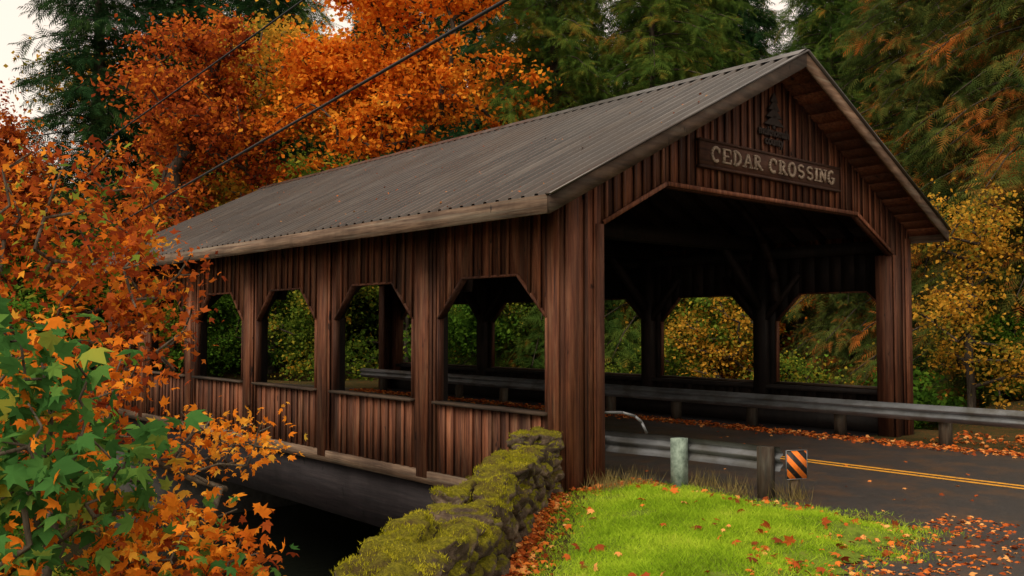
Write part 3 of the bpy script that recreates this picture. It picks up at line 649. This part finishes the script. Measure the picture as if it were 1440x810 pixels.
for (x,y,s,me) in ((-5.5,7.5,.4,bgr),(-7.5,12.5,.7,byg),(-8.5,15.5,.9,bgr),(-4.2,8.8,.3,byg),(-9.5,11,.9,byg),(-4.0,6.6,.35,bgr)): put(me,'shrub',x,y,s)
# ---------------------------------------------------------------- lawn
poly=np.array([(.78,11.0),(1.6,11.8),(3.2,10.05),(4.05,9.0),(3.5,8.3),(2.55,7.3),(2.05,6),(1.5,4),(1.2,2),(-.9,2),(-.28,4.5),(.08,6.5),(.36,8),(.6,9.7)])
def wobx(x,y): 
    r=sst(1.0,2.2,x)
    return x+r*(.13*np.sin(y*6.1+x*2)+.08*np.sin(y*15+x*7)), y+r*(.11*np.sin(x*7.3+1)+.07*np.sin(x*17+y*5))
def inpoly(x,y):
    x,y=wobx(x,y)
    c=np.zeros(x.shape,bool); n=len(poly)
    for i in range(n):
        x0,y0=poly[i];x1,y1=poly[(i+1)%n]; c^=((y0>y)!=(y1>y))&(x<(x1-x0)*(y-y0)/(y1-y0+1e-12)+x0)
    return c
def edged(x,y):
    x,y=wobx(x,y)
    d=np.full(x.shape,9.); n=len(poly)
    for i in range(n):
        a=poly[i];b_=poly[(i+1)%n]; ab=b_-a; t=np.clip(((x-a[0])*ab[0]+(y-a[1])*ab[1])/(ab@ab),0,1); d=np.minimum(d,np.hypot(x-a[0]-t*ab[0],y-a[1]-t*ab[1]))
    return d
def lawnz(x,y): return .012+.10*sst(0,.9,edged(x,y))+.016*np.sin(x*5)*np.sin(y*4.3)*sst(0,.6,edged(x,y))
xs=np.arange(-1,4.4,.05); ys_=np.arange(1.9,12,.05); X,Y=np.meshgrid(xs,ys_); idx=np.arange(X.size).reshape(X.shape); cx=X[:-1,:-1]+.025;cy=Y[:-1,:-1]+.025; m=inpoly(cx,cy)&(edged(cx,cy)>.10)
f=np.stack([idx[:-1,:-1],idx[:-1,1:],idx[1:,1:],idx[1:,:-1]],-1)[m]
b=MB(); b.add(np.stack([X,Y,lawnz(X,Y)],-1).reshape(-1,3),f); b.obj('lawn',M['soil'],smooth=True)
N=350000; x=rng.uniform(-1,4.6,N); y=rng.uniform(3.5,12,N); e=edged(x,y); ins=inpoly(x,y)
pn=np.sin(x*3.1+np.sin(y*2.3)*1.5)*np.sin(y*2.7+x)+.5*np.sin(x*9+y*4)*np.sin(y*8-x*3)
keep=(ins&(rng.random(N)<.25+.75*sst(0,.6,e))&(pn+rng.normal(size=N)*.4>-.85+.8*(1-sst(0,1.0,e))*(x>1.2)))|(~ins&(e<.28)&(rng.random(N)<.22*(1-e/.28))); x=x[keep];y=y[keep]; e=e[keep]
h=rng.uniform(.018,.050,len(x))*(1+.9*(rng.random(len(x))<.05)); th=rng.random(len(x))*6.28; w_=rng.uniform(.003,.006,len(x)); z=np.where(inpoly(x,y),lawnz(x,y),.006)-.004
bx=np.cos(th);by=np.sin(th); le=rng.normal(size=(len(x),2))*.8
V=np.stack([np.stack([x-bx*w_,y-by*w_,z],-1),np.stack([x+bx*w_,y+by*w_,z],-1),np.stack([x+le[:,0]*h,y+le[:,1]*h,z+h],-1)],1)
b=MB(); b.add(V.reshape(-1,3),np.arange(len(x)*3).reshape(-1,3),np.clip(rng.random(len(x))*.7+.15+.15*np.sin(x*4)*np.sin(y*3),0,1)); b.obj('grass',M['grass'])
n=700; c=np.array([wor(*p) for p in ((.35,-.25),(.8,-.3),(1.4,-.9),(.15,-.5),(1.5,-2.1),(1.2,-1.5))])[rng.integers(0,6,n)]+rng.normal(size=(n,2))*.12
h=rng.uniform(.1,.3,n); le=rng.normal(size=(n,2))*.35; th=rng.random(n)*6.28
V=np.stack([np.stack([c[:,0]-np.cos(th)*.004,c[:,1]-np.sin(th)*.004,h*0],-1),np.stack([c[:,0]+np.cos(th)*.004,c[:,1]+np.sin(th)*.004,h*0],-1),np.stack([c[:,0]+le[:,0]*h,c[:,1]+le[:,1]*h,h],-1)],1)
b=MB(); b.add(V.reshape(-1,3),np.arange(n*3).reshape(-1,3),rng.random(n)); b.obj('dry_weeds',M['drygrass'])
# ---------------------------------------------------------------- fallen leaves
b=MB()
def litter(w,l,z,size=.11,world=False,up=3.):
    x,y=(w,l) if world else wor(w,l); z=np.broadcast_to(z,x.shape); place(b,MAP,np.stack([x,y,z+.012],-1),size*rng.uniform(.5,1.3,len(x)),up)
n=5200; litter(7.30+rng.normal(size=n)*.20,rng.uniform(-14,17,n),.01,.095)
n=1200; litter(7.9+rng.random(n)*2,rng.uniform(-14,-.5,n),.02,.11)
n=110; litter(rng.uniform(1.2,7.2,n),rng.uniform(-12,8,n),.005,.065)
n=2600; w=rng.uniform(-7,2.0,n); l=-3.65-np.abs(rng.normal(size=n))*1.1-np.clip(-1-w,0,9)*.55; litter(w,l,.002,.07)
n=160; x=rng.uniform(0,4,n);y=rng.uniform(4,11.4,n); m=inpoly(x,y); x=x[m];y=y[m]; litter(x,y,lawnz(x,y)+.03,.11,True,2.)
n=800; x=rng.uniform(1.5,4.3,n);y=rng.uniform(5,11,n); m=inpoly(x,y)&(edged(x,y)<.7); x=x[m];y=y[m]; litter(x,y,lawnz(x,y)+.01,.075,True,2.)
n=1300; y=rng.uniform(3,11,n); x=np.interp(y,WY,WX)+.28+rng.gamma(2,.06,n); litter(x,y,.01,.08,True,2.5)
n=300; litter(rng.uniform(-.1,1.15,n),rng.uniform(-.6,-.05,n),.02,.08)
b.obj('fallen_leaves',M['litter'])
b=MB(); n=260; w=RL+.05+5.2*rng.random(n)**1.3; litter(w,rng.uniform(Y0+.1,Y1-.2,n),RZ-SL*np.abs(w-CEN)+.025,.045,False,2.)
b.obj('roof_leaves',M['litter'])
# ---------------------------------------------------------------- wires
t=NT('wire_black'); wm=t.pr((.01,.01,.01),.6)
def wire(name,a,b_,r,sag):
    mb=MB(); pts=[];a=np.array(a,float);b_=np.array(b_,float)
    for f in np.linspace(0,1,40): p=a+(b_-a)*f; p[2]-=sag*4*f*(1-f); pts.append(p)
    tube(mb,pts,np.full(40,r),6); mb.obj(name,wm,smooth=True)
wire('power_line',(-21.5,40.5,4.25),(6.0,1.8,6.2),.023,.06)
wire('power_line',(-27.1,42,4.55),(5.2,8,10.05),.020,.05)
# ---------------------------------------------------------------- light, world, camera
sd=Vector((-.55,-.80,.95)).normalized(); el=math.asin(sd.z); az=math.atan2(sd.x,sd.y)
su=bpy.data.lights.new('sun','SUN'); su.energy=2.2; su.angle=math.radians(35); su.color=(1,.90,.76); so=bpy.data.objects.new('sun',su); COL.objects.link(so); so.rotation_euler=(-sd).to_track_quat('-Z','Y').to_euler()
wd=bpy.data.worlds.new('World'); S.world=wd; wd.use_nodes=True; nt=wd.node_tree; nt.nodes.clear()
o=nt.nodes.new('ShaderNodeOutputWorld'); bg=nt.nodes.new('ShaderNodeBackground'); sk=nt.nodes.new('ShaderNodeTexSky'); sk.sky_type='NISHITA'; sk.sun_disc=False; sk.sun_elevation=el; sk.sun_rotation=az; sk.dust_density=3
mx=nt.nodes.new('ShaderNodeMix'); mx.data_type='RGBA'; mx.inputs[0].default_value=.78; nt.links.new(sk.outputs[0],mx.inputs[6]); mx.inputs[7].default_value=(9.2,7.8,6.3,1)
nt.links.new(mx.outputs[2],bg.inputs[0]); bg.inputs[1].default_value=.148; nt.links.new(bg.outputs[0],o.inputs[0])
cd=bpy.data.cameras.new('camera'); cd.lens=36*1287/1440; cd.sensor_width=36; cd.clip_end=2000; cd.clip_start=.05; co=bpy.data.objects.new('camera',cd); COL.objects.link(co); co.location=(0,0,2); co.rotation_euler=(math.radians(90+2.36),0,0); S.camera=co
S.view_settings.view_transform='Standard'; S.view_settings.look='None'; S.view_settings.exposure=0
